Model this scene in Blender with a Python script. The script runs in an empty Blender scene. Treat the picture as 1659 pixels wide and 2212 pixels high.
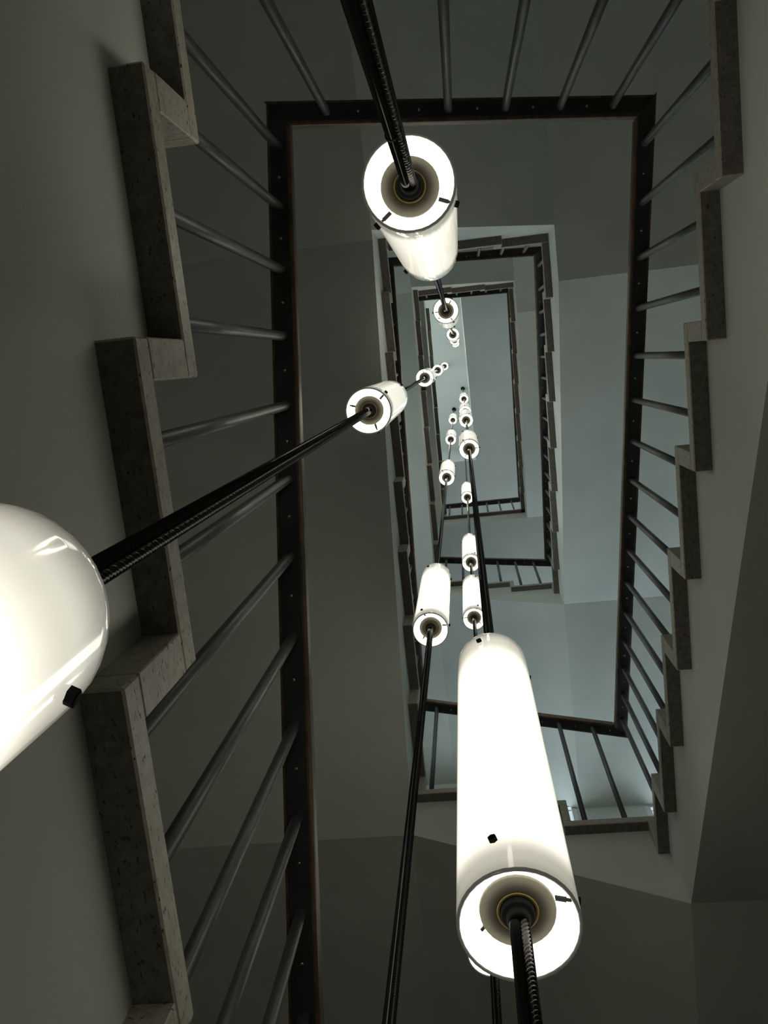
import bpy, bmesh, math, random
from mathutils import Matrix, Vector

random.seed(7)
SC = bpy.context.scene
COL = SC.collection

# ------------------------------------------------------------------ camera, sky, exposure
# The camera stands in the open well of the stairs and looks almost straight up.
# Axes: +X to the right wall, +Y to the window wall, +Z up.  Metres.
FPX = 1902.1
ROT = (0.1688, 0.0936, -0.1033)
cam_d = bpy.data.cameras.new('camera')
cam = bpy.data.objects.new('camera', cam_d)
COL.objects.link(cam)
cam_d.sensor_fit = 'AUTO'
cam_d.sensor_width = 36.0
cam_d.lens = FPX / 2212.0 * 36.0
cam_d.clip_start = 0.01
rv = Vector(ROT)
Rm = Matrix.Rotation(rv.length, 3, rv.normalized())       # world -> (right, down, forward)
cam.matrix_world = (Rm.transposed() @ Matrix(((1, 0, 0), (0, -1, 0), (0, 0, -1)))).to_4x4()
SC.camera = cam

W = bpy.data.worlds.new('sky')
SC.world = W
W.use_nodes = True
wt = W.node_tree
wt.nodes.clear()
w_out = wt.nodes.new('ShaderNodeOutputWorld')
w_bg = wt.nodes.new('ShaderNodeBackground')
w_tc = wt.nodes.new('ShaderNodeTexCoord')
w_no = wt.nodes.new('ShaderNodeTexNoise')
w_no.inputs['Scale'].default_value = 2.6
w_no.inputs['Detail'].default_value = 5
w_rp = wt.nodes.new('ShaderNodeValToRGB')
w_rp.color_ramp.elements[0].position = 0.42
w_rp.color_ramp.elements[0].color = (0.11, 0.17, 0.28, 1)
w_rp.color_ramp.elements[1].position = 0.60
w_rp.color_ramp.elements[1].color = (0.88, 1.0, 0.965, 1)
wt.links.new(w_tc.outputs['Generated'], w_no.inputs['Vector'])
wt.links.new(w_no.outputs['Fac'], w_rp.inputs['Fac'])
wt.links.new(w_rp.outputs['Color'], w_bg.inputs['Color'])
w_bg.inputs['Strength'].default_value = 4.5
wt.links.new(w_bg.outputs['Background'], w_out.inputs['Surface'])

SC.view_settings.view_transform = 'Standard'
SC.view_settings.look = 'None'
SC.view_settings.gamma = 1.0
SC.view_settings.exposure = 0.0
SC.view_settings.use_curve_mapping = False
SC.cycles.use_denoising = True
SC.cycles.max_bounces = 8
SC.cycles.diffuse_bounces = 5
SC.cycles.glossy_bounces = 3
SC.cycles.transmission_bounces = 4
SC.cycles.sample_clamp_indirect = 4.0
SC.cycles.use_light_tree = True

LAMP = 2.25            # radiance of a lit lamp shade

# ------------------------------------------------------------------ measures of the stairwell
H = 0.165                       # riser height
G = 0.3186                      # going of the long flights
T = 0.039                       # stone tread thickness
TR = 0.0464                     # stone riser thickness
STOREY = 22 * H
xL, xR, yT, yB = -0.3297, 0.5497, -0.618, 1.832           # stone edges round the well
XL, XR, YT, YB = -0.3731, 0.5931, -0.668, 1.872           # plaster faces behind them
WL, WR, WT, WB = -1.98, 2.19, -2.27, 3.50                 # room walls
ZL, YLB = 0.9391, 0.2600
ZR, YRB = ZL + 7 * H, -0.2941
FLOOR = -1.70
CEIL, CEIL_UP = 13.20, 14.85


# ------------------------------------------------------------------ materials
def new_mat(name):
    m = bpy.data.materials.new(name)
    m.use_nodes = True
    nt = m.node_tree
    return m, nt, nt.nodes['Principled BSDF']


def noisy(name, c0, c1, scale, rough, bump=0.0, bscale=None, metallic=0.0, detail=4, lo=0.35, hi=0.65, stretch=None, spec=None):
    m, nt, p = new_mat(name)
    tc = nt.nodes.new('ShaderNodeTexCoord')
    no = nt.nodes.new('ShaderNodeTexNoise')
    no.inputs['Scale'].default_value = scale
    no.inputs['Detail'].default_value = detail
    src = tc.outputs['Object']
    if stretch:
        mp = nt.nodes.new('ShaderNodeMapping')
        mp.inputs['Scale'].default_value = stretch
        nt.links.new(src, mp.inputs['Vector'])
        src = mp.outputs['Vector']
    nt.links.new(src, no.inputs['Vector'])
    rp = nt.nodes.new('ShaderNodeValToRGB')
    rp.color_ramp.elements[0].position = lo
    rp.color_ramp.elements[0].color = (*c0, 1)
    rp.color_ramp.elements[1].position = hi
    rp.color_ramp.elements[1].color = (*c1, 1)
    nt.links.new(no.outputs['Fac'], rp.inputs['Fac'])
    nt.links.new(rp.outputs['Color'], p.inputs['Base Color'])
    p.inputs['Roughness'].default_value = rough
    p.inputs['Metallic'].default_value = metallic
    if spec is not None:
        p.inputs['Specular IOR Level'].default_value = spec
    if bump:
        n2 = nt.nodes.new('ShaderNodeTexNoise')
        n2.inputs['Scale'].default_value = bscale or scale * 4
        n2.inputs['Detail'].default_value = 3
        nt.links.new(src, n2.inputs['Vector'])
        b = nt.nodes.new('ShaderNodeBump')
        b.inputs['Strength'].default_value = bump
        b.inputs['Distance'].default_value = 0.004
        nt.links.new(n2.outputs['Fac'], b.inputs['Height'])
        nt.links.new(b.outputs['Normal'], p.inputs['Normal'])
    return m


PLASTER = noisy('plaster', (0.55, 0.572, 0.527), (0.60, 0.622, 0.577), 3.0, 0.85, 0.12, 160, spec=0.25)
WALLPAINT = noisy('wall_paint', (0.60, 0.61, 0.565), (0.64, 0.65, 0.605), 3.0, 0.8, 0.1, 150, spec=0.25)
CONCRETE = noisy('floor_stone', (0.20, 0.19, 0.16), (0.28, 0.27, 0.23), 6.0, 0.5, 0.05)


def stone(name, c0, c1, pit, rough):
    m, nt, p = new_mat(name)
    tc = nt.nodes.new('ShaderNodeTexCoord')
    n1 = nt.nodes.new('ShaderNodeTexNoise')
    n1.inputs['Scale'].default_value = 60
    n1.inputs['Detail'].default_value = 8
    n1.inputs['Roughness'].default_value = 0.7
    nt.links.new(tc.outputs['Object'], n1.inputs['Vector'])
    rp = nt.nodes.new('ShaderNodeValToRGB')
    rp.color_ramp.elements[0].position = 0.36
    rp.color_ramp.elements[0].color = (*c0, 1)
    rp.color_ramp.elements[1].position = 0.62
    rp.color_ramp.elements[1].color = (*c1, 1)
    nt.links.new(n1.outputs['Fac'], rp.inputs['Fac'])
    # travertine pits: small elongated dark voids
    mp = nt.nodes.new('ShaderNodeMapping')
    mp.inputs['Scale'].default_value = (230, 120, 300)
    nt.links.new(tc.outputs['Object'], mp.inputs['Vector'])
    n2 = nt.nodes.new('ShaderNodeTexNoise')
    n2.inputs['Scale'].default_value = 1.0
    n2.inputs['Detail'].default_value = 2
    nt.links.new(mp.outputs['Vector'], n2.inputs['Vector'])
    r2 = nt.nodes.new('ShaderNodeValToRGB')
    r2.color_ramp.elements[0].position = 0.31
    r2.color_ramp.elements[0].color = (1, 1, 1, 1)
    r2.color_ramp.elements[1].position = 0.36
    r2.color_ramp.elements[1].color = (0, 0, 0, 1)
    nt.links.new(n2.outputs['Fac'], r2.inputs['Fac'])
    mx = nt.nodes.new('ShaderNodeMix')
    mx.data_type = 'RGBA'
    nt.links.new(r2.outputs['Color'], mx.inputs['Factor'])
    nt.links.new(rp.outputs['Color'], mx.inputs[6])
    mx.inputs[7].default_value = (*pit, 1)
    nt.links.new(mx.outputs[2], p.inputs['Base Color'])
    p.inputs['Roughness'].default_value = rough
    p.inputs['Specular IOR Level'].default_value = 0.3
    b = nt.nodes.new('ShaderNodeBump')
    b.invert = True
    b.inputs['Strength'].default_value = 0.5
    b.inputs['Distance'].default_value = 0.003
    nt.links.new(r2.outputs['Color'], b.inputs['Height'])
    nt.links.new(b.outputs['Normal'], p.inputs['Normal'])
    return m


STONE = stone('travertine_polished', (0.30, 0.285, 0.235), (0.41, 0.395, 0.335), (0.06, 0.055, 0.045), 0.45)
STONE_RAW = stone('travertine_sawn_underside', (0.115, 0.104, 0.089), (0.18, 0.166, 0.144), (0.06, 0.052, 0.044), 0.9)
WOOD = noisy('handrail_wood', (0.06, 0.036, 0.018), (0.15, 0.088, 0.042), 6.0, 0.45, stretch=(8, 1, 8))
STEEL = noisy('steel_grey_paint', (0.06, 0.065, 0.067), (0.078, 0.084, 0.086), 20.0, 0.42)
BAR = noisy('black_steel_bar', (0.018, 0.019, 0.020), (0.028, 0.029, 0.030), 20.0, 0.45)
BOLT = noisy('bolt_metal', (0.35, 0.36, 0.36), (0.45, 0.46, 0.46), 30.0, 0.25, metallic=1.0)
BLACK = noisy('black_plastic', (0.006, 0.0065, 0.007), (0.010, 0.0105, 0.011), 30.0, 0.7, spec=0.06)
TUBE = noisy('black_glossy_tube', (0.012, 0.013, 0.015), (0.02, 0.021, 0.023), 10.0, 0.12)
CABLE = noisy('braided_cable', (0.006, 0.006, 0.0065), (0.014, 0.014, 0.015), 200.0, 0.35, spec=0.35)
CAPMAT = noisy('lamp_end_cap', (0.15, 0.14, 0.115), (0.175, 0.165, 0.135), 40.0, 0.75, spec=0.2)
BRASS = noisy('brass_ring', (0.22, 0.155, 0.05), (0.28, 0.20, 0.07), 30.0, 0.55, metallic=0.6)
FRAME = noisy('white_window_frame', (0.70, 0.71, 0.71), (0.76, 0.77, 0.77), 10.0, 0.4)
LAMP_COL = (1.0, 0.955, 0.80)


def shade_mat(name, profile, strength, base=(0.66, 0.655, 0.61), rough=0.12, coat=1.0):
    """Opal glass lit from the tube inside it: glow along the height follows that tube."""
    m, nt, p = new_mat(name)
    p.inputs['Base Color'].default_value = (*base, 1)
    p.inputs['Roughness'].default_value = rough
    p.inputs['Coat Weight'].default_value = coat
    p.inputs['Coat Roughness'].default_value = 0.04
    p.inputs['Emission Color'].default_value = (*LAMP_COL, 1)
    if profile is None:
        p.inputs['Emission Strength'].default_value = strength
        return m
    tc = nt.nodes.new('ShaderNodeTexCoord')
    sx = nt.nodes.new('ShaderNodeSeparateXYZ')
    nt.links.new(tc.outputs['Object'], sx.inputs['Vector'])
    mr = nt.nodes.new('ShaderNodeMapRange')
    mr.inputs['From Min'].default_value = 0.0
    mr.inputs['From Max'].default_value = LAMP_L
    nt.links.new(sx.outputs['Z'], mr.inputs['Value'])
    rp = nt.nodes.new('ShaderNodeValToRGB')
    rp.color_ramp.interpolation = 'EASE'
    el = rp.color_ramp.elements
    el[0].position, el[0].color = profile[0][0], (profile[0][1],) * 3 + (1,)
    el[1].position, el[1].color = profile[-1][0], (profile[-1][1],) * 3 + (1,)
    for pos, v in profile[1:-1]:
        el.new(pos).color = (v, v, v, 1)
    nt.links.new(mr.outputs['Result'], rp.inputs['Fac'])
    mu = nt.nodes.new('ShaderNodeMath')
    mu.operation = 'MULTIPLY'
    mu.inputs[1].default_value = strength
    nt.links.new(rp.outputs['Color'], mu.inputs[0])
    nt.links.new(mu.outputs['Value'], p.inputs['Emission Strength'])
    return m


LAMP_L = 0.74
LAMP_R = 0.0575
GLASS_OUT = shade_mat('opal_glass_outside', [(0.0, 0.16), (0.03, 0.24), (0.12, 1.0), (0.74, 1.0), (0.88, 0.36), (0.945, 0.10), (1.0, 0.04)], LAMP)
GLASS_IN = shade_mat('opal_glass_inside', None, LAMP, coat=0.4)
GLASS_RIM = shade_mat('opal_glass_cut_rim', None, 0.05, base=(0.36, 0.37, 0.35))
TUBE_LIT = shade_mat('lit_tube', None, LAMP, coat=0.0)

PANE, nt, p = new_mat('window_glass')
p.inputs['Base Color'].default_value = (0.95, 0.98, 1.0, 1)
p.inputs['Roughness'].default_value = 0.0
p.inputs['Transmission Weight'].default_value = 1.0
p.inputs['IOR'].default_value = 1.0


# ------------------------------------------------------------------ mesh helpers
def link(name, me, parent=None):
    o = bpy.data.objects.new(name, me)
    COL.objects.link(o)
    if parent is not None:
        o.parent = parent
    return o


def from_bm(name, bm, mats, smooth=False):
    me = bpy.data.meshes.new(name)
    bmesh.ops.recalc_face_normals(bm, faces=bm.faces)
    bm.to_mesh(me)
    bm.free()
    for m in (mats if isinstance(mats, (list, tuple)) else [mats]):
        me.materials.append(m)
    if smooth:
        for f in me.polygons:
            f.use_smooth = True
    return me


def add_box(bm, x0, x1, y0, y1, z0, z1):
    x0, x1 = min(x0, x1), max(x0, x1)
    y0, y1 = min(y0, y1), max(y0, y1)
    z0, z1 = min(z0, z1), max(z0, z1)
    v = [bm.verts.new(c) for c in ((x0, y0, z0), (x1, y0, z0), (x1, y1, z0), (x0, y1, z0),
                                   (x0, y0, z1), (x1, y0, z1), (x1, y1, z1), (x0, y1, z1))]
    fs = []
    for i in ((0, 3, 2, 1), (4, 5, 6, 7), (0, 1, 5, 4), (1, 2, 6, 5), (2, 3, 7, 6), (3, 0, 4, 7)):
        fs.append(bm.faces.new([v[j] for j in i]))
    return fs


def box_mesh(name, b, mats, bevel=0.0):
    bm = bmesh.new()
    add_box(bm, *b)
    if bevel:
        bmesh.ops.bevel(bm, geom=list(bm.edges), offset=bevel, segments=1, affect='EDGES', profile=0.5)
    return from_bm(name, bm, mats)


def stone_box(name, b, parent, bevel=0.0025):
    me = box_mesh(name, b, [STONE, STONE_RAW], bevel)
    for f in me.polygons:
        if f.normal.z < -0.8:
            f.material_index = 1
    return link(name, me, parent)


def add_tube(bm, p0, p1, r, seg=12, caps=True):
    p0, p1 = Vector(p0), Vector(p1)
    d = (p1 - p0).normalized()
    a = d.orthogonal().normalized()
    b = d.cross(a)
    rings = []
    for p in (p0, p1):
        rings.append([bm.verts.new(p + r * (math.cos(2 * math.pi * i / seg) * a + math.sin(2 * math.pi * i / seg) * b)) for i in range(seg)])
    for i in range(seg):
        bm.faces.new((rings[0][i], rings[0][(i + 1) % seg], rings[1][(i + 1) % seg], rings[1][i]))
    if caps:
        bm.faces.new(rings[0][::-1])
        bm.faces.new(rings[1])


def add_lathe(bm, prof, seg=32, mat=None):
    """prof: (r, z) list; faces of span i take mat[i]."""
    rings = []
    for r, z in prof:
        if r < 1e-6:
            rings.append([bm.verts.new((0, 0, z))])
        else:
            rings.append([bm.verts.new((r * math.cos(2 * math.pi * i / seg), r * math.sin(2 * math.pi * i / seg), z)) for i in range(seg)])
    for k in range(len(prof) - 1):
        A, B = rings[k], rings[k + 1]
        for i in range(seg):
            j = (i + 1) % seg
            if len(A) == 1:
                f = bm.faces.new((A[0], B[j], B[i]))
            elif len(B) == 1:
                f = bm.faces.new((A[i], A[j], B[0]))
            else:
                f = bm.faces.new((A[i], A[j], B[j], B[i]))
            f.smooth = True
            if mat:
                f.material_index = mat[k]


def prism(name, poly, axis, a, b, mat, parent=None):
    """poly in (u, z), u along the run; extruded across the run from a to b."""
    bm = bmesh.new()
    def P(u, z, w):
        return (w, u, z) if axis == 'Y' else (u, w, z)
    A = [bm.verts.new(P(u, z, a)) for u, z in poly]
    B = [bm.verts.new(P(u, z, b)) for u, z in poly]
    bm.faces.new(A)
    bm.faces.new(B[::-1])
    n = len(poly)
    for i in range(n):
        bm.faces.new((A[i], B[i], B[(i + 1) % n], A[(i + 1) % n]))
    return link(name, from_bm(name, bm, mat), parent)


def tag(o, label=None, cat=None, group=None, kind=None):
    if label:
        o['label'] = label
    if cat:
        o['category'] = cat
    if group:
        o['group'] = group
    if kind:
        o['kind'] = kind
    return o


def empty(name, loc):
    o = bpy.data.objects.new(name, None)
    o.empty_display_size = 0.1
    o.location = loc
    COL.objects.link(o)
    return o


# ------------------------------------------------------------------ the room
def wall_with_holes(name, axis, at, thick, u0, u1, z0, z1, holes, mat):
    us = sorted({u0, u1, *[h[0] for h in holes], *[h[1] for h in holes]})
    zs = sorted({z0, z1, *[h[2] for h in holes], *[h[3] for h in holes]})
    bm = bmesh.new()
    def inside(u, z):
        return any(h[0] < u < h[1] and h[2] < z < h[3] for h in holes)
    def P(u, w, z):
        return (u, w, z) if axis == 'X' else (w, u, z)
    w0, w1 = at, at + thick
    cells = [[not inside((us[i] + us[i + 1]) / 2, (zs[j] + zs[j + 1]) / 2) for j in range(len(zs) - 1)] for i in range(len(us) - 1)]
    def quad(*c):
        bm.faces.new([bm.verts.new(P(*q)) for q in c])
    nu, nz = len(us) - 1, len(zs) - 1
    for i in range(nu):
        for j in range(nz):
            if not cells[i][j]:
                continue
            a, b, c, d = us[i], us[i + 1], zs[j], zs[j + 1]
            quad((a, w0, c), (b, w0, c), (b, w0, d), (a, w0, d))
            quad((a, w1, c), (a, w1, d), (b, w1, d), (b, w1, c))
            if i == 0 or not cells[i - 1][j]:
                quad((a, w0, c), (a, w0, d), (a, w1, d), (a, w1, c))
            if i == nu - 1 or not cells[i + 1][j]:
                quad((b, w0, c), (b, w1, c), (b, w1, d), (b, w0, d))
            if j == 0 or not cells[i][j - 1]:
                quad((a, w0, c), (a, w1, c), (b, w1, c), (b, w0, c))
            if j == nz - 1 or not cells[i][j + 1]:
                quad((a, w0, d), (b, w0, d), (b, w1, d), (a, w1, d))
    bmesh.ops.remove_doubles(bm, verts=bm.verts, dist=1e-5)
    return tag(link(name, from_bm(name, bm, mat)), kind='structure')


WINS = []                 # along, along, sill, head on the front wall
for (c, d) in ((4.50, 6.40), (4.50 + STOREY, 6.38 + STOREY), (11.00, 13.05)):  # top pair is unseen, made larger to brighten the ceiling
    for (a, b) in ((-0.45, 0.565), (1.07, 2.00)):
        WINS.append((a, b, c, d + (0.06 if a < 0 and d < 12 else -0.02)))
ADDED_WINS_L = [(-1.30, 1.30, 12.60, 14.65),         # unseen, added high on the left wall to brighten the roof opening
          (-0.20, 1.40, 5.55, 6.95)]           # unseen, added between second and third left flights to light the soffits opposite
ADDED_WINS_R = [(-0.30, 1.10, 11.30, 12.60)]         # unseen, added on the right wall's top floor to brighten the ceiling

wall_with_holes('wall_left', 'Y', WL, -0.3, WT - 0.3, WB + 0.35, FLOOR, CEIL_UP, ADDED_WINS_L, WALLPAINT)
wall_with_holes('wall_right', 'Y', WR, 0.3, WT - 0.3, WB + 0.35, FLOOR, CEIL_UP, ADDED_WINS_R, WALLPAINT)
tag(link('wall_back', box_mesh('wall_back', (WL, WR, WT - 0.3, WT, FLOOR, CEIL_UP), WALLPAINT)), kind='structure')
wall_with_holes('wall_front', 'X', WB, 0.35, WL, WR, FLOOR, CEIL_UP, WINS, WALLPAINT)
tag(link('floor', box_mesh('floor', (WL, WR, WT, WB, FLOOR - 0.2, FLOOR), CONCRETE)), kind='structure')

# ceiling: a lower slab over the right and front, open over the last flight, and the roof above it
bm = bmesh.new()
OX, OY = 0.10, 1.53
add_box(bm, OX, WR, WT, WB, CEIL, CEIL + 0.25)
add_box(bm, WL, OX, OY, WB, CEIL, CEIL + 0.25)
add_box(bm, OX, OX + 0.12, WT, OY + 0.12, CEIL + 0.25, CEIL_UP)
add_box(bm, WL, OX, OY, OY + 0.12, CEIL + 0.25, CEIL_UP)
add_box(bm, WL - 0.3, WR + 0.3, WT - 0.3, WB + 0.35, CEIL_UP, CEIL_UP + 0.2)
tag(link('ceiling', from_bm('ceiling', bm, WALLPAINT)), kind='structure')

for i, (a, b, c, d) in enumerate(WINS + ADDED_WINS_L + ADDED_WINS_R):  # side-wall windows are unseen additions that bring daylight to the upper floors
    left = len(WINS) <= i < len(WINS + ADDED_WINS_L)
    right = i >= len(WINS + ADDED_WINS_L)
    mid, wd, ht = (a + b) / 2, (b - a) / 2, d - c
    w = tag(empty('window_%d' % (i + 1), (WL - 0.036, mid, c) if left else (WR + 0.036, mid, c) if right else (mid, WB + 0.036, c)), kind='structure')
    w.rotation_euler = (0, 0, math.radians(90 if left else -90 if right else 0))
    bm = bmesh.new()
    f = 0.04
    for bx in ((-wd, -wd + f, 0, ht), (wd - f, wd, 0, ht), (-wd + f, wd - f, 0, f), (-wd + f, wd - f, ht - f, ht), (-0.03, 0.03, f, ht - f)):
        add_box(bm, bx[0], bx[1], -0.03, 0.03, bx[2], bx[3])
    link('window_frame', from_bm('window_frame', bm, FRAME), w)
    for (p0, p1) in ((-wd + f, -0.03), (0.03, wd - f)):
        link('pane', box_mesh('pane', (p0, p1, -0.003, 0.003, f, ht - f), PANE), w)
    link('window_sill', box_mesh('window_sill', (-wd - 0.03, wd + 0.03, -0.10, -0.037, -0.03, 0.0), FRAME), w)
    ld = bpy.data.lights.new('window_portal', 'AREA')
    ld.shape = 'RECTANGLE'
    ld.size, ld.size_y = b - a, d - c
    ld.cycles.is_portal = True
    lo = bpy.data.objects.new('window_portal', ld)
    lo.location = (WL - 0.28, mid, (c + d) / 2) if left else (WR + 0.28, mid, (c + d) / 2) if right else (mid, WB + 0.30, (c + d) / 2)
    lo.rotation_euler = (0, math.radians(-90), 0) if left else (0, math.radians(90), 0) if right else (math.radians(-90), 0, 0)
    if left or right:
        ld.size, ld.size_y = d - c, b - a
    COL.objects.link(lo)


# ------------------------------------------------------------------ stair flights
# corner soffit heights for storey 1: back-left, back-right, front-right, front-left
SOF = {'LT': 0.89, 'TR': 1.545, 'RB': 2.745, 'BL': 3.28}
TREADS = {}          # (side, storey) -> list of (u_from, u_to, z_top) for the balusters
SIDE_WORD = {'L': 'left', 'T': 'back', 'R': 'right', 'B': 'window-wall'}
FLOOR_WORD = {1: 'lowest', 2: 'second', 3: 'third', 4: 'topmost'}


def flight(side, n, label, backs, z0, sof, first_riser=True):
    """backs: back faces of the risers in walking order; z0: level of the first tread;
    sof: soffit polyline (u, z) in walking order."""
    N = len(backs)
    s = {'L': -1, 'T': 1, 'R': 1, 'B': -1}[side]                # walking direction along the run axis
    axis = 'Y' if side in 'LR' else 'X'
    edge, face, wall = {'L': (xL, XL, WL), 'R': (xR, XR, WR), 'T': (yT, YT, WT), 'B': (yB, YB, WB)}[side]
    end_plaster = {'L': YT, 'T': XR, 'R': YB, 'B': XL}[side]
    start_plaster = {'L': YB, 'T': XL, 'R': YT, 'B': XR}[side]
    root = tag(empty('stair_flight', (0, 0, 0)), label, 'stairs', 'flights of the stairs round the well')
    TR = 0.030 if side == 'B' else 0.0464
    def B(u0, u1, w0, w1, za, zb):
        return (w0, w1, u0, u1, za, zb) if axis == 'Y' else (u0, u1, w0, w1, za, zb)
    info = []
    for k in range(N):
        z = z0 + k * H
        has_r = first_riser or k > 0
        nose = backs[k] - s * TR if has_r else {'R': yT}.get(side, start_plaster)
        back = backs[k + 1] if k + 1 < N else end_plaster
        stone_box('tread', B(nose, back, edge, wall, z - T, z), root)
        if has_r:
            stone_box('riser', B(backs[k] - s * TR, backs[k], edge, wall, z - H + 0.0006, z - T - 0.0006), root, 0.0015)
        info.append((nose, back, z))
    TREADS[(side, n)] = info
    # plaster body under the stone
    poly = [(start_plaster, z0 - T - (0 if not first_riser else 0))]
    for k in range(N):
        z = z0 + k * H - T
        if k > 0:
            poly.append((backs[k], z))
        poly.append((backs[k + 1] if k + 1 < N else end_plaster, z))
    poly += [(u, z) for u, z in reversed(sof)]
    clean = []
    for q in poly:
        if not clean or (abs(q[0] - clean[-1][0]) > 1e-6 or abs(q[1] - clean[-1][1]) > 1e-6):
            clean.append(q)
    prism('plaster_body', clean, axis, face, wall, PLASTER, root)
    # quarter landing beyond the flight's upper end
    zt = z0 + (N - 1) * H
    zs = sof[-1][1]
    cx = {'L': (WL, XL, WT, YT), 'T': (XR, WR, WT, YT), 'R': (XR, WR, YB, WB), 'B': (WL, XL, YB, WB)}[side]
    link('landing_body', box_mesh('landing_body', (*cx, zs, zt - T), PLASTER), root)
    stone_box('landing_slab', (*cx, zt - T, zt), root)
    return root


def L_backs(g=G, y0=YLB):
    b = [y0 - g * (k - 2) for k in range(-3, 5)]
    b[0] = yB
    return b


def R_backs(g=G, y0=YRB):
    b = [y0 + g * (k - 2) for k in range(1, 9)]
    b[0] = yT
    return b


T_B = [xL, -0.013, 0.309]
B_B = [xR, 0.231, -0.075]
lab = {
    ('L', 1): 'nearest stair flight at the left with big dark stone treads beside the lowest lamp',
    ('T', 1): 'stone steps below the nearest back handrail, mostly above the top of the photo',
    ('R', 1): 'stair flight with eight stone steps up the right side under the nearest railing',
    ('B', 1): 'short stair flight in front of the bright window strip, behind the largest hanging lamp',
    ('L', 2): 'second stair flight on the left side, seen past the nearest left handrail',
    ('T', 2): 'short back flight of the second turn, directly behind the large upper lamp',
    ('R', 2): 'second stair flight on the right side, inside the nearest right handrail',
    ('B', 2): 'short window-side flight of the second turn with one step visible beside the cables',
    ('L', 3): 'third stair flight on the left side, narrow in the distance with pale stringer',
    ('T', 3): 'short back flight of the third turn with two small steps under its rail',
    ('R', 3): 'third stair flight on the right side, the farthest and highest on the right',
    ('B', 3): 'flat upper landing across the window side, without steps, below the ceiling',
    ('L', 4): 'topmost stair flight on the left, a thin dark edge running to the roof opening',
}
for n in (1, 2, 3):
    dz = (n - 1) * STOREY
    c = {k: v + dz for k, v in SOF.items()}
    prev_bl = c['BL'] - STOREY
    # left flight, up toward the back
    bl = L_backs() if n != 2 else L_backs(0.310, 0.243)
    flight('L', n, lab[('L', n)], bl, ZL - 5 * H + dz, [(YB, prev_bl), (-0.62, c['LT']), (YT, c['LT'])])
    # back flight
    tb = T_B if n != 2 else [xL, -0.17, -0.013, 0.309]
    flight('T', n, lab[('T', n)], tb, ZL + 3 * H + dz, [(XL, c['LT']), (XR, c['TR'])])
    # right flight, up toward the windows
    rb = R_backs() if n != 2 else R_backs(0.3225, -0.2941)
    rbs = c['RB'] if n < 3 else 9.96
    flight('R', n, lab[('R', n)], rb, ZR - H + dz, [(YT, c['TR']), (-0.36, c['TR']), (YB, rbs)], first_riser=(n != 2))
    if n < 3:
        flight('B', n, lab[('B', n)], B_B, ZR + 7 * H + dz, [(XR, c['RB']), (XL, c['BL'])])
    else:
        zl = ZR + 50 * H
        root = tag(empty('stair_landing', (0, 0, 0)), lab[('B', 3)], 'landing')
        link('plaster_body', box_mesh('plaster_body', (WL, XR, YB, WB, 9.96, zl - T), PLASTER), root)
        stone_box('landing_slab', (WL, XR, yB, WB, zl - T, zl), root)
        TREADS[('B', 3)] = [(XR, XL, zl)]
        flight('L', 4, lab[('L', 4)], L_backs(), zl + H, [(YB, 9.96), (-0.62, 11.16), (YT, 11.16)])

# ------------------------------------------------------------------ railings
RW, RB_, RH = 0.031, 0.021, 0.048            # half width of the wood, of the steel bar, rail height
RX0, RX1, RY0, RY1 = -0.406, 0.617, -0.671, 1.903
RZ = {'LT': 2.383, 'TR': 2.825, 'RB': 4.180, 'BL': 4.705}
bm = bmesh.new()
add_tube(bm, (0, 0, 0), (0, 0, 1), 0.0112, 14)
for f in bm.faces:
    f.smooth = len(f.verts) == 4
BALUSTER = from_bm('baluster', bm, STEEL)
bm = bmesh.new()
add_lathe(bm, [(0, -0.0028), (0.0026, -0.0024), (0.0042, -0.0008), (0.0044, 0.0004), (0, 0.0004)], 10)
BOLTM = from_bm('bolt', bm, BOLT)


def mitre_bar(bm, axis, pos, inw, u0, u1, z0, z1, half, hz0, hz1, e0, e1):
    """A sloping bar with 45 degree plan mitres. inw: +1/-1 side of the well; e0/e1: +1 where the
    inner edge is shorter at that end (a corner turning into the well), 0 for a square end."""
    def zz(u):
        return z0 + (z1 - z0) * (u - u0) / (u1 - u0)
    d = 1 if u1 > u0 else -1
    vs = []
    for (u, e, sgn) in ((u0, e0, 1), (u1, e1, -1)):
        for w in (half, -half):                    # inner edge, outer edge
            uu = u + sgn * d * e * w
            for hz in (hz0, hz1):
                x = pos + inw * w
                vs.append(bm.verts.new((x, uu, zz(uu) + hz) if axis == 'Y' else (uu, x, zz(uu) + hz)))
    a = vs
    for q in ((0, 1, 3, 2), (4, 6, 7, 5), (0, 4, 5, 1), (2, 3, 7, 6), (0, 2, 6, 4), (1, 5, 7, 3)):
        bm.faces.new([a[i] for i in q])


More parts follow.
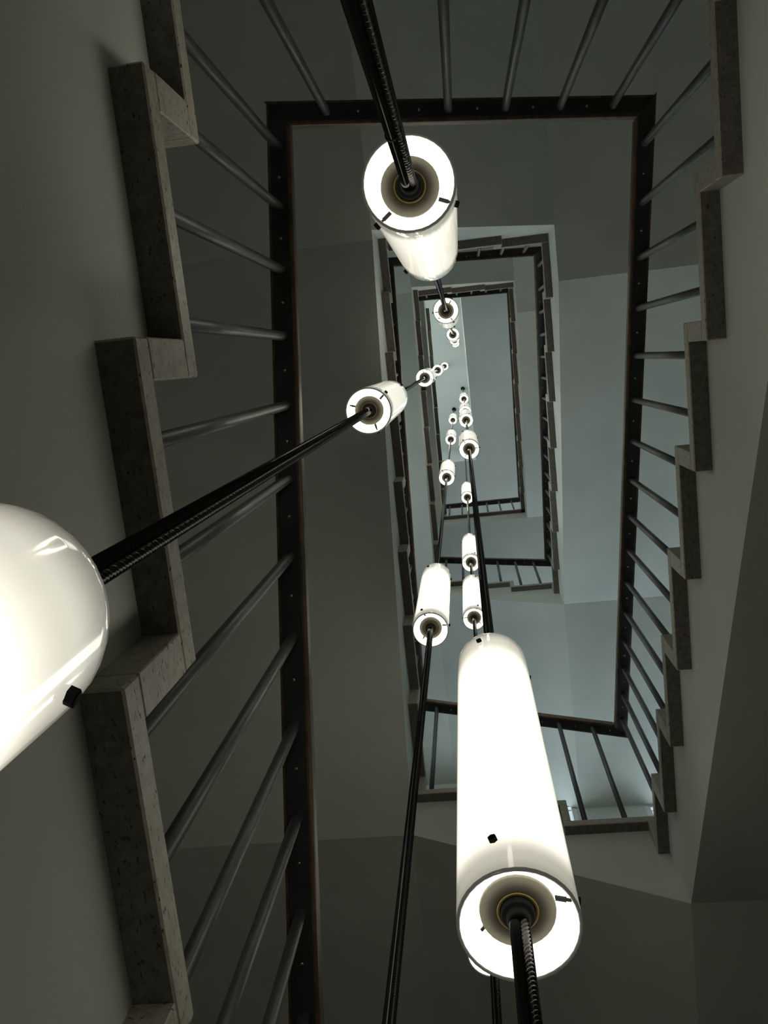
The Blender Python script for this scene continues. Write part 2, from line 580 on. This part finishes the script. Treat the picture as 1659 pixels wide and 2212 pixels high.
def railing(side, n, label, z0, z1, us, bolts=True, e1=1, e0=1):
    axis = 'Y' if side in 'LR' else 'X'
    pos, inw = {'L': (RX0, 1), 'R': (RX1, -1), 'T': (RY0, 1), 'B': (RY1, -1)}[side]
    u0, u1 = {'L': (RY1, RY0), 'T': (RX0, RX1), 'R': (RY0, RY1), 'B': (RX1, RX0)}[side]
    root = tag(empty('stair_railing', (0, 0, 0)), label, 'railing', 'railings round the stairwell')
    bm = bmesh.new()
    mitre_bar(bm, axis, pos, inw, u0, u1, z0, z1, RW, 0.005, RH, e0, e1)
    bmesh.ops.bevel(bm, geom=[e for e in bm.edges if e.calc_length() > 0.5], offset=0.006, segments=2, affect='EDGES', profile=0.6)
    link('handrail', from_bm('handrail', bm, WOOD), root)
    bm = bmesh.new()
    mitre_bar(bm, axis, pos, inw, u0, u1, z0, z1, RB_, 0.0, 0.009, e0, e1)
    link('steel_bar', from_bm('steel_bar', bm, BAR), root)
    def zz(u):
        return z0 + (z1 - z0) * (u - u0) / (u1 - u0)
    for u in us:
        zb = None
        for (a, b, z) in TREADS[(side, n)]:
            if min(a, b) - 1e-4 <= u <= max(a, b) + 1e-4:
                zb = z if zb is None else max(zb, z)
        if zb is None:
            zb = TREADS[(side, n)][-1][2]
        o = link('baluster', BALUSTER, root)
        o.location = (pos, u, zb) if axis == 'Y' else (u, pos, zb)
        o.scale = (1, 1, zz(u) + 0.002 - zb)
    if bolts:
        step = abs(us[1] - us[0])
        for u in us:
            v = u + step / 2
            if min(u0, u1) + 0.05 < v < max(u0, u1) - 0.05:
                o = link('bolt', BOLTM, root)
                o.location = (pos, v, zz(v)) if axis == 'Y' else (v, pos, zz(v))
    return root


US_L = [-0.573 + 0.1593 * k for k in range(16)]
US_R = [-0.575 + 0.1593 * k for k in range(16)]
US_T = [-0.285 + 0.1593 * k for k in range(6)]
US_B = [-0.31 + 0.1593 * k for k in range(6)]
rl = {
    ('L', 1): 'nearest left railing, brown handrail with black steel bar and thick grey balusters',
    ('T', 1): 'nearest back railing, black handrail across the top with balusters rising out of frame',
    ('R', 1): 'nearest right railing, black handrail with many grey balusters over stone steps',
    ('B', 1): 'railing across the lower part of the well, behind the largest hanging lamp',
    ('L', 2): 'second left railing, dark rail hugging the second left flight',
    ('T', 2): 'short dark railing behind the large upper lamp at the back of the second turn',
    ('R', 2): 'second right railing, dark rail with glinting bolts inside the second right flight',
    ('B', 2): 'short railing with slanting balusters crossing behind the middle lamps',
    ('L', 3): 'third left railing, thin dark line along the third left flight',
    ('T', 3): 'short thin railing at the back of the third turn, above the small lamps',
    ('R', 3): 'third right railing, thin dark line on the highest right flight',
    ('B', 3): 'level railing of the top landing with short upright balusters',
    ('L', 4): 'railing on the topmost left flight under the roof opening',
}
for n in (1, 2, 3):
    dz = (n - 1) * STOREY
    z = {k: v + dz for k, v in RZ.items()}
    railing('L', n, rl[('L', n)], z['BL'] - STOREY, z['LT'], US_L, bolts=n < 3)
    railing('T', n, rl[('T', n)], z['LT'], z['TR'], US_T, bolts=n < 3)
    rb = z['RB'] if n < 3 else 11.42
    railing('R', n, rl[('R', n)], z['TR'], rb, US_R, bolts=n < 3)
    railing('B', n, rl[('B', n)], rb, z['BL'] if n < 3 else 11.42, US_B, bolts=n < 3)
railing('L', 4, rl[('L', 4)], 11.42, 12.72, US_L, bolts=False, e1=0)

# ------------------------------------------------------------------ pendant lamps
R_, L_ = LAMP_R, LAMP_L
prof, mats = [], []
prof.append((R_ * 0.94, 0.0))
mats.append(2)
prof.append((R_ * 0.985, -0.0015))
mats.append(2)
prof.append((R_, 0.002))
mats.append(0)
for zz_ in (0.04, 0.09, 0.16, 0.30, 0.46, 0.60):
    prof.append((R_, zz_))
    mats.append(0)
c0 = L_ - R_
for a in range(0, 81, 10):
    prof.append((R_ * math.cos(math.radians(a)), c0 + R_ * math.sin(math.radians(a))))
    mats.append(0)
mats[-1] = 1
for a in range(78, -1, -13):
    prof.append((R_ * 0.94 * math.cos(math.radians(a)), c0 + R_ * 0.94 * math.sin(math.radians(a))))
    mats.append(1)
for zz_ in (0.40, 0.15, 0.0):
    prof.append((R_ * 0.94, zz_))
    mats.append(1)
bm = bmesh.new()
add_lathe(bm, prof, 36, mats[:-1])
bmesh.ops.remove_doubles(bm, verts=bm.verts, dist=1e-6)
SHADE = from_bm('glass_shade', bm, [GLASS_OUT, GLASS_IN, GLASS_RIM])

bm = bmesh.new()                                        # inner tube: lit wall, matt end cap with a hole
ri = R_ * 0.63
add_lathe(bm, [(ri * 0.97, 0.60), (ri, 0.58), (ri, 0.024), (ri * 0.985, 0.020), (R_ * 0.34, 0.020), (R_ * 0.34, 0.032)], 32, [0, 0, 1, 1, 1])
INNER = from_bm('inner_tube', bm, [TUBE_LIT, CAPMAT])
bm = bmesh.new()
add_lathe(bm, [(R_ * 0.345, 0.0205), (R_ * 0.34, 0.0190), (R_ * 0.29, 0.0200), (R_ * 0.275, 0.030)], 28)
RINGM = from_bm('brass_ring', bm, BRASS)
bm = bmesh.new()
add_lathe(bm, [(R_ * 0.30, 0.034), (R_ * 0.28, 0.031), (R_ * 0.28, 0.016), (R_ * 0.265, 0.0125), (R_ * 0.20, 0.0125), (R_ * 0.195, 0.006), (R_ * 0.15, 0.003), (0, 0.003)], 24)
SOCKET = from_bm('socket', bm, BLACK)
bm = bmesh.new()
add_lathe(bm, [(0, L_ + 0.012), (0.010, L_ + 0.012), (0.0125, L_ + 0.004), (0.0125, L_ - 0.006), (0, L_ - 0.006)], 16)
COLLAR = from_bm('top_collar', bm, CAPMAT)


def pin_mesh(zp, rs):
    bm = bmesh.new()
    add_tube(bm, (ri * 0.99, 0, zp), (rs * 0.85, 0, zp), 0.0027, 8)
    add_tube(bm, (rs * 0.85, 0, zp), (rs * 1.02, 0, zp), 0.0018, 8)
    pin = from_bm('pin', bm, BLACK)
    bm = bmesh.new()
    add_tube(bm, (rs * 0.99, 0, zp), (rs + 0.0048, 0, zp), 0.0046, 6)
    bmesh.ops.bevel(bm, geom=[e for e in bm.edges if e.verts[0].co.x > rs + 0.004 and e.verts[1].co.x > rs + 0.004], offset=0.0006, segments=1, affect='EDGES')
    return pin, from_bm('nut', bm, BLACK)


PIN_LOW, PIN_TOP = pin_mesh(0.052, R_), pin_mesh(L_ - 0.085, R_)


def make_lamp(x, y, z, rot, label):
    root = tag(empty('pendant_lamp', (x, y, z)), label, 'lamp', 'glowing tube lamps hanging in the well')
    for nm, me in (('glass_shade', SHADE), ('inner_tube', INNER), ('brass_ring', RINGM), ('socket', SOCKET), ('top_collar', COLLAR)):
        link(nm, me, root)
    for i in range(3):
        for me in (PIN_LOW, PIN_TOP):
            pin = link('pin', me[0], root)
            pin.rotation_euler = (0, 0, math.radians(rot + 120 * i))
            link('nut', me[1], pin)
    return root


def make_cord(x, y, z_low, zs, ang, label):
    """A glossy steel tube, a twisted cable and a thin wire run side by side through the lamps."""
    root = tag(empty('hanging_cord', (x, y, z_low)), label, 'cord', 'cords hanging from the roof')
    top = CEIL_UP - z_low
    ca, sa = math.cos(ang), math.sin(ang)
    def off(d, e=0.0):
        return d * ca - e * sa, d * sa + e * ca
    bm = bmesh.new()
    ox, oy = off(-0.0038)
    add_tube(bm, (ox, oy, 0), (ox, oy, top), 0.0052, 16)
    for f in bm.faces:
        f.smooth = len(f.verts) == 4
    link('steel_tube', from_bm('steel_tube', bm, TUBE), root)
    # three-strand twist for the near stretch, plain round above it
    bm = bmesh.new()
    ox, oy = off(0.0046, -0.0012)
    zt = 3.2 - z_low
    n, seg = int(zt / 0.0016), 12
    prev = None
    for k in range(n + 1):
        z = zt * k / n
        ph = 2 * math.pi * z / 0.0165
        ring = []
        for i in range(seg):
            a = 2 * math.pi * i / seg
            r = 0.0037 + 0.0008 * math.cos(3 * (a - ph))
            ring.append(bm.verts.new((ox + r * math.cos(a), oy + r * math.sin(a), z)))
        if prev:
            for i in range(seg):
                f = bm.faces.new((prev[i], prev[(i + 1) % seg], ring[(i + 1) % seg], ring[i]))
                f.smooth = True
        prev = ring
    add_tube(bm, (ox, oy, zt - 0.002), (ox, oy, top), 0.0035, 10)
    link('twisted_cable', from_bm('twisted_cable', bm, CABLE), root)
    bm = bmesh.new()
    ox, oy = off(0.0088)
    add_tube(bm, (ox, oy, 0), (ox, oy, top), 0.0013, 8)
    link('thin_wire', from_bm('thin_wire', bm, BLACK), root)
    bm = bmesh.new()                                     # a joint ring a little below each lamp
    add_tube(bm, (0, 0, 0), (0, 0, 0.006), 0.0060, 14)
    jm = from_bm('joint_ring', bm, BLACK)
    for z in zs:
        if z - z_low - 0.235 > 0.02:
            ox, oy = off(-0.0038)
            link('joint_ring', jm, root).location = (ox, oy, z - z_low - 0.235)
    bm = bmesh.new()
    add_lathe(bm, [(0, top - 0.06), (0.012, top - 0.06), (0.032, top - 0.02), (0.034, top), (0, top)], 20)
    link('ceiling_rose', from_bm('ceiling_rose', bm, BLACK), root)
    return root


ORD = ['lowest', 'second', 'third', 'fourth', 'fifth']
CHAINS = {
    'T': (-0.0404, -0.2111, [1.105, 4.024, 8.214, 11.0, 13.3], [22, -60, 40, 10, 70], 'the cord nearest the back railing'),
    'L': (-0.2346, 0.1045, [-0.300, 2.166, 5.725, 9.160, 13.364], [30, 78, 20, 50, 0], 'the leftmost cord'),
    'B1': (-0.1738, 0.8416, [2.703, 6.313, 9.321, 12.255], [5, 0, 40, 20], 'the cord left of the largest lamp'),
    'B2': (0.0050, 0.5138, [0.733, 4.965, 7.282, 8.441, 11.079], [13, 0, 60, 30, 80], 'the cord of the largest lamp'),
    'B3': (-0.0511, 1.2937, [1.752, 4.278, 5.503, 8.164], [40, 54, 60, -40], 'the cord nearest the window-side railing'),
}
SPECIAL = {
    ('T', 0): 'large glowing tube lamp in front of the nearest back railing',
    ('L', 0): 'huge glowing lamp cut off by the left edge, beside the nearest left flight',
    ('B2', 0): 'largest complete glowing tube lamp, low in the middle with wide open lower end',
    ('B3', 0): 'glowing lamp almost hidden behind the largest lamp, only its lower rim showing',
    ('B1', 0): 'mid-sized glowing tube lamp left of the largest lamp, black cord leaving its lower end',
    ('L', 1): 'tilted-looking glowing tube lamp in front of the second left flight',
}
for key, (x, y, zs, rots, words) in CHAINS.items():
    for i, (z, r) in enumerate(zip(zs, rots)):
        lb = SPECIAL.get((key, i), '%s glowing lamp from below on %s' % (ORD[i], words))
        make_lamp(x, y - 0.0065 if (key, i) == ('L', 0) else y, z, r, lb)
    ang = {'T': math.radians(12), 'L': math.radians(66), 'B1': math.radians(-10), 'B2': math.radians(0), 'B3': math.radians(4)}[key]
    make_cord(x, y, {'T': -0.9, 'L': -0.95, 'B1': -0.9, 'B2': -0.9, 'B3': -0.9}[key], zs, ang, {
        'T': 'black cord of tube and twisted cable entering at the top past the back railing',
        'L': 'black cord slanting from the left edge lamp across the nearest left handrail',
        'B1': 'black cord running from the bottom edge up to the mid-sized left lamp',
        'B2': 'thick black cord with twisted cable through the largest lamp',
        'B3': 'thin black cord just left of the one through the largest lamp',
    }[key])
